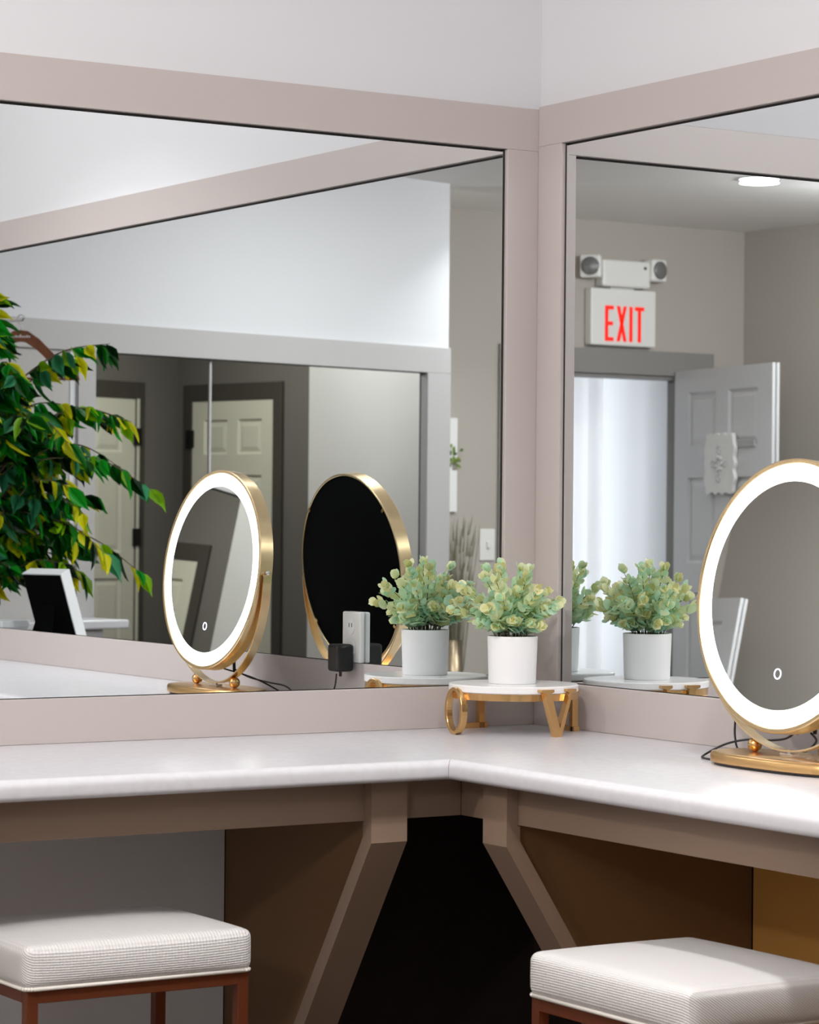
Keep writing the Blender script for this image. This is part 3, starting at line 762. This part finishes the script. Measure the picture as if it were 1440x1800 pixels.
half = [(0, 1.955), (.03, 1.951), (.075, 1.92), (.15, 1.845), (.237, 1.772), (.243, 1.752), (.225, 1.748), (.14, 1.803), (.07, 1.872), (.02, 1.905), (0, 1.908)]
prism(bm, half+[(-x, z) for x, z in half[-2:0:-1]], lambda u, v, d: (u, d, v), -.010, .010)
bmesh.ops.bevel(bm, geom=[e for e in bm.edges if len(e.link_faces) == 2 and e.calc_face_angle(0) > 1.0], offset=.003, segments=2, affect='EDGES')
link('shoulder', bm, 'wood', hg)
bm = bmesh.new(); tube(bm, [(-.228, 0, 1.757), (.228, 0, 1.757)], .006, 10); link('trouser_bar', bm, 'wood', hg, smooth=True)
bm = bmesh.new(); tube(bm, spline([(0, 0, 1.952), (0, 0, 1.975), (.016, 0, 1.990), (.014, 0, 2.009), (-.002, 0, 2.018), (-.017, 0, 2.004)], 6), .0022, 8); link('hook', bm, 'chrome', hg, smooth=True)
bm = bmesh.new()
for k in range(9):
    x = -.036+.009*k; h = (.007, .010, .007, .007, .012, .007, .009, .007, .010)[k]
    box(bm, x-.0028, x+.0028, .0101, .0106, 1.924, 1.924+h)
link('faded_lettering', bm, 'paper', hg)

# ------------------------------------------------------------------ lights
def can(label, x, y, r, power, size=None, name='ceiling_light', group=None, z=CEIL, col=(1, .95, .90)):
    root = empty(name, label, 'ceiling light', (x, y, z), group=group)
    bm = bmesh.new(); lathe(bm, [(r, -.001), (r+.016, -.001), (r+.015, -.003), (r, -.004)], 40, closed_prof=True); link('trim_ring', bm, 'white_plastic', root, smooth=True)
    bm = bmesh.new(); lathe(bm, [(.0001, -.003), (r, -.003), (r, -.0015), (.0001, -.0015)], 40); link('lens', bm, 'can_lens', root)
    L = bpy.data.lights.new('lamp', 'AREA'); L.shape = 'DISK'; L.size = size or r*2; L.energy = power; L.color = col
    o = bpy.data.objects.new('lamp', L); COL.objects.link(o); o.parent = root; o.location = (0, 0, -.02)
    return root
def fill_dome(label, x, y, r, power, col=(1, .965, .95)):  # added out-of-view fixture giving fill light
    root = empty('ceiling_light', label, 'ceiling light', (x, y, CEIL))
    bm = bmesh.new(); lathe(bm, [(r+.012, -.0005), (r+.012, -.02), (r, -.02), (r, -.0005)], 48, closed_prof=True); link('rim', bm, 'white_plastic', root, smooth=False)
    bm = bmesh.new(); lathe(bm, [(.0001, -.075)]+[(r*math.sin(a), -.015-.06*math.cos(a)) for a in [PI/2*k/8 for k in range(1, 9)]]+[(.0001, -.015)], 40); link('glass_dome', bm, 'can_lens', root, smooth=True)
    L = bpy.data.lights.new('lamp', 'POINT'); L.shadow_soft_size = .07; L.energy = power; L.color = col
    o = bpy.data.objects.new('lamp', L); COL.objects.link(o); o.parent = root; o.location = (0, 0, -.17)
    return root
can('round recessed ceiling light shining in front of the grey exit wall', -4.963, -5.262, .095, 12, col=(1, .98, .95))
fill_dome('added unseen fill light above the middle of the room, in front of the vanity corner', -2.1, -2.1, .17, 92)  # added to brighten the upper walls
kc = can('round recessed ceiling light above the front edge of the right counter', -1.0, -2.0, .08, 16, col=(1, .97, .95))
for ch in kc.children:
    if ch.type == 'LIGHT': ch.data.spread = math.radians(120)
fill_dome('added unseen fill light near the left vanity wall', -4.3, -1.6, .15, 92, col=(1, .93, .86))  # added fill reaching under the counters from the left
fill_dome('added unseen fill light near the exit doorway', -5.55, -4.6, .15, 95)  # added to lift the far ceiling
c2 = can('round recessed ceiling light closest to the grey exit wall', -4.26, -6.06, .095, 9, col=(1, .98, .95))
for ch in c2.children:
    if ch.type == 'LIGHT': ch.data.spread = math.radians(115)
wl = can('added unseen wash light in front of the wall opposite the vanity', -3.0, -4.3, .12, 23, size=.2)  # added light aimed at the opposite wall to brighten it
for ch in wl.children:
    if ch.type == 'LIGHT': ch.rotation_euler = (math.radians(-40), 0, math.radians(13)); ch.data.spread = math.radians(110)
can('added unseen fill light in the corridor behind the framed opening', -3.95, -9.2, .08, 34, col=(1, .95, .82))  # added to brighten the corridor doors
fill_dome('added unseen fill light in the corridor opposite the pale cream wall', -2.9, -7.3, .12, 60)  # added to brighten the cream wall

w = bpy.data.worlds.new('World'); sc.world = w; w.use_nodes = True
w.node_tree.nodes['Background'].inputs['Color'].default_value = (.9, .92, 1, 1); w.node_tree.nodes['Background'].inputs['Strength'].default_value = .0

# ------------------------------------------------------------------ camera
yaw, pitch, roll = .5634, .0015, .0092
f = Vector((math.sin(yaw)*math.cos(pitch), math.cos(yaw)*math.cos(pitch), math.sin(pitch)))
r = Vector((math.cos(yaw), -math.sin(yaw), 0)); u = r.cross(f)
r, u = r*math.cos(roll)+u*math.sin(roll), -r*math.sin(roll)+u*math.cos(roll)
cam = bpy.data.cameras.new('Camera'); co = bpy.data.objects.new('Camera', cam); COL.objects.link(co)
cam.sensor_fit = 'VERTICAL'; cam.sensor_height = 36; cam.sensor_width = 28.8; cam.lens = 4770/1800*36
cam.clip_start = .05; cam.clip_end = 60
cam.dof.use_dof = True; cam.dof.focus_distance = 5.6; cam.dof.aperture_fstop = 11
co.matrix_world = Matrix(((r.x, u.x, -f.x, -2.6642*1.27), (r.y, u.y, -f.y, -3.8106*1.27), (r.z, u.z, -f.z, .76+.3538*1.27), (0, 0, 0, 1)))
sc.camera = co
sc.view_settings.view_transform = 'Standard'; sc.view_settings.look = 'None'; sc.view_settings.gamma = 1; sc.view_settings.use_curve_mapping = False
sc.view_settings.exposure = 0.0
c = sc.cycles
c.max_bounces = 16; c.diffuse_bounces = 6; c.glossy_bounces = 10; c.use_denoising = True
c.sample_clamp_indirect = 6; c.caustics_reflective = True; c.blur_glossy = .5
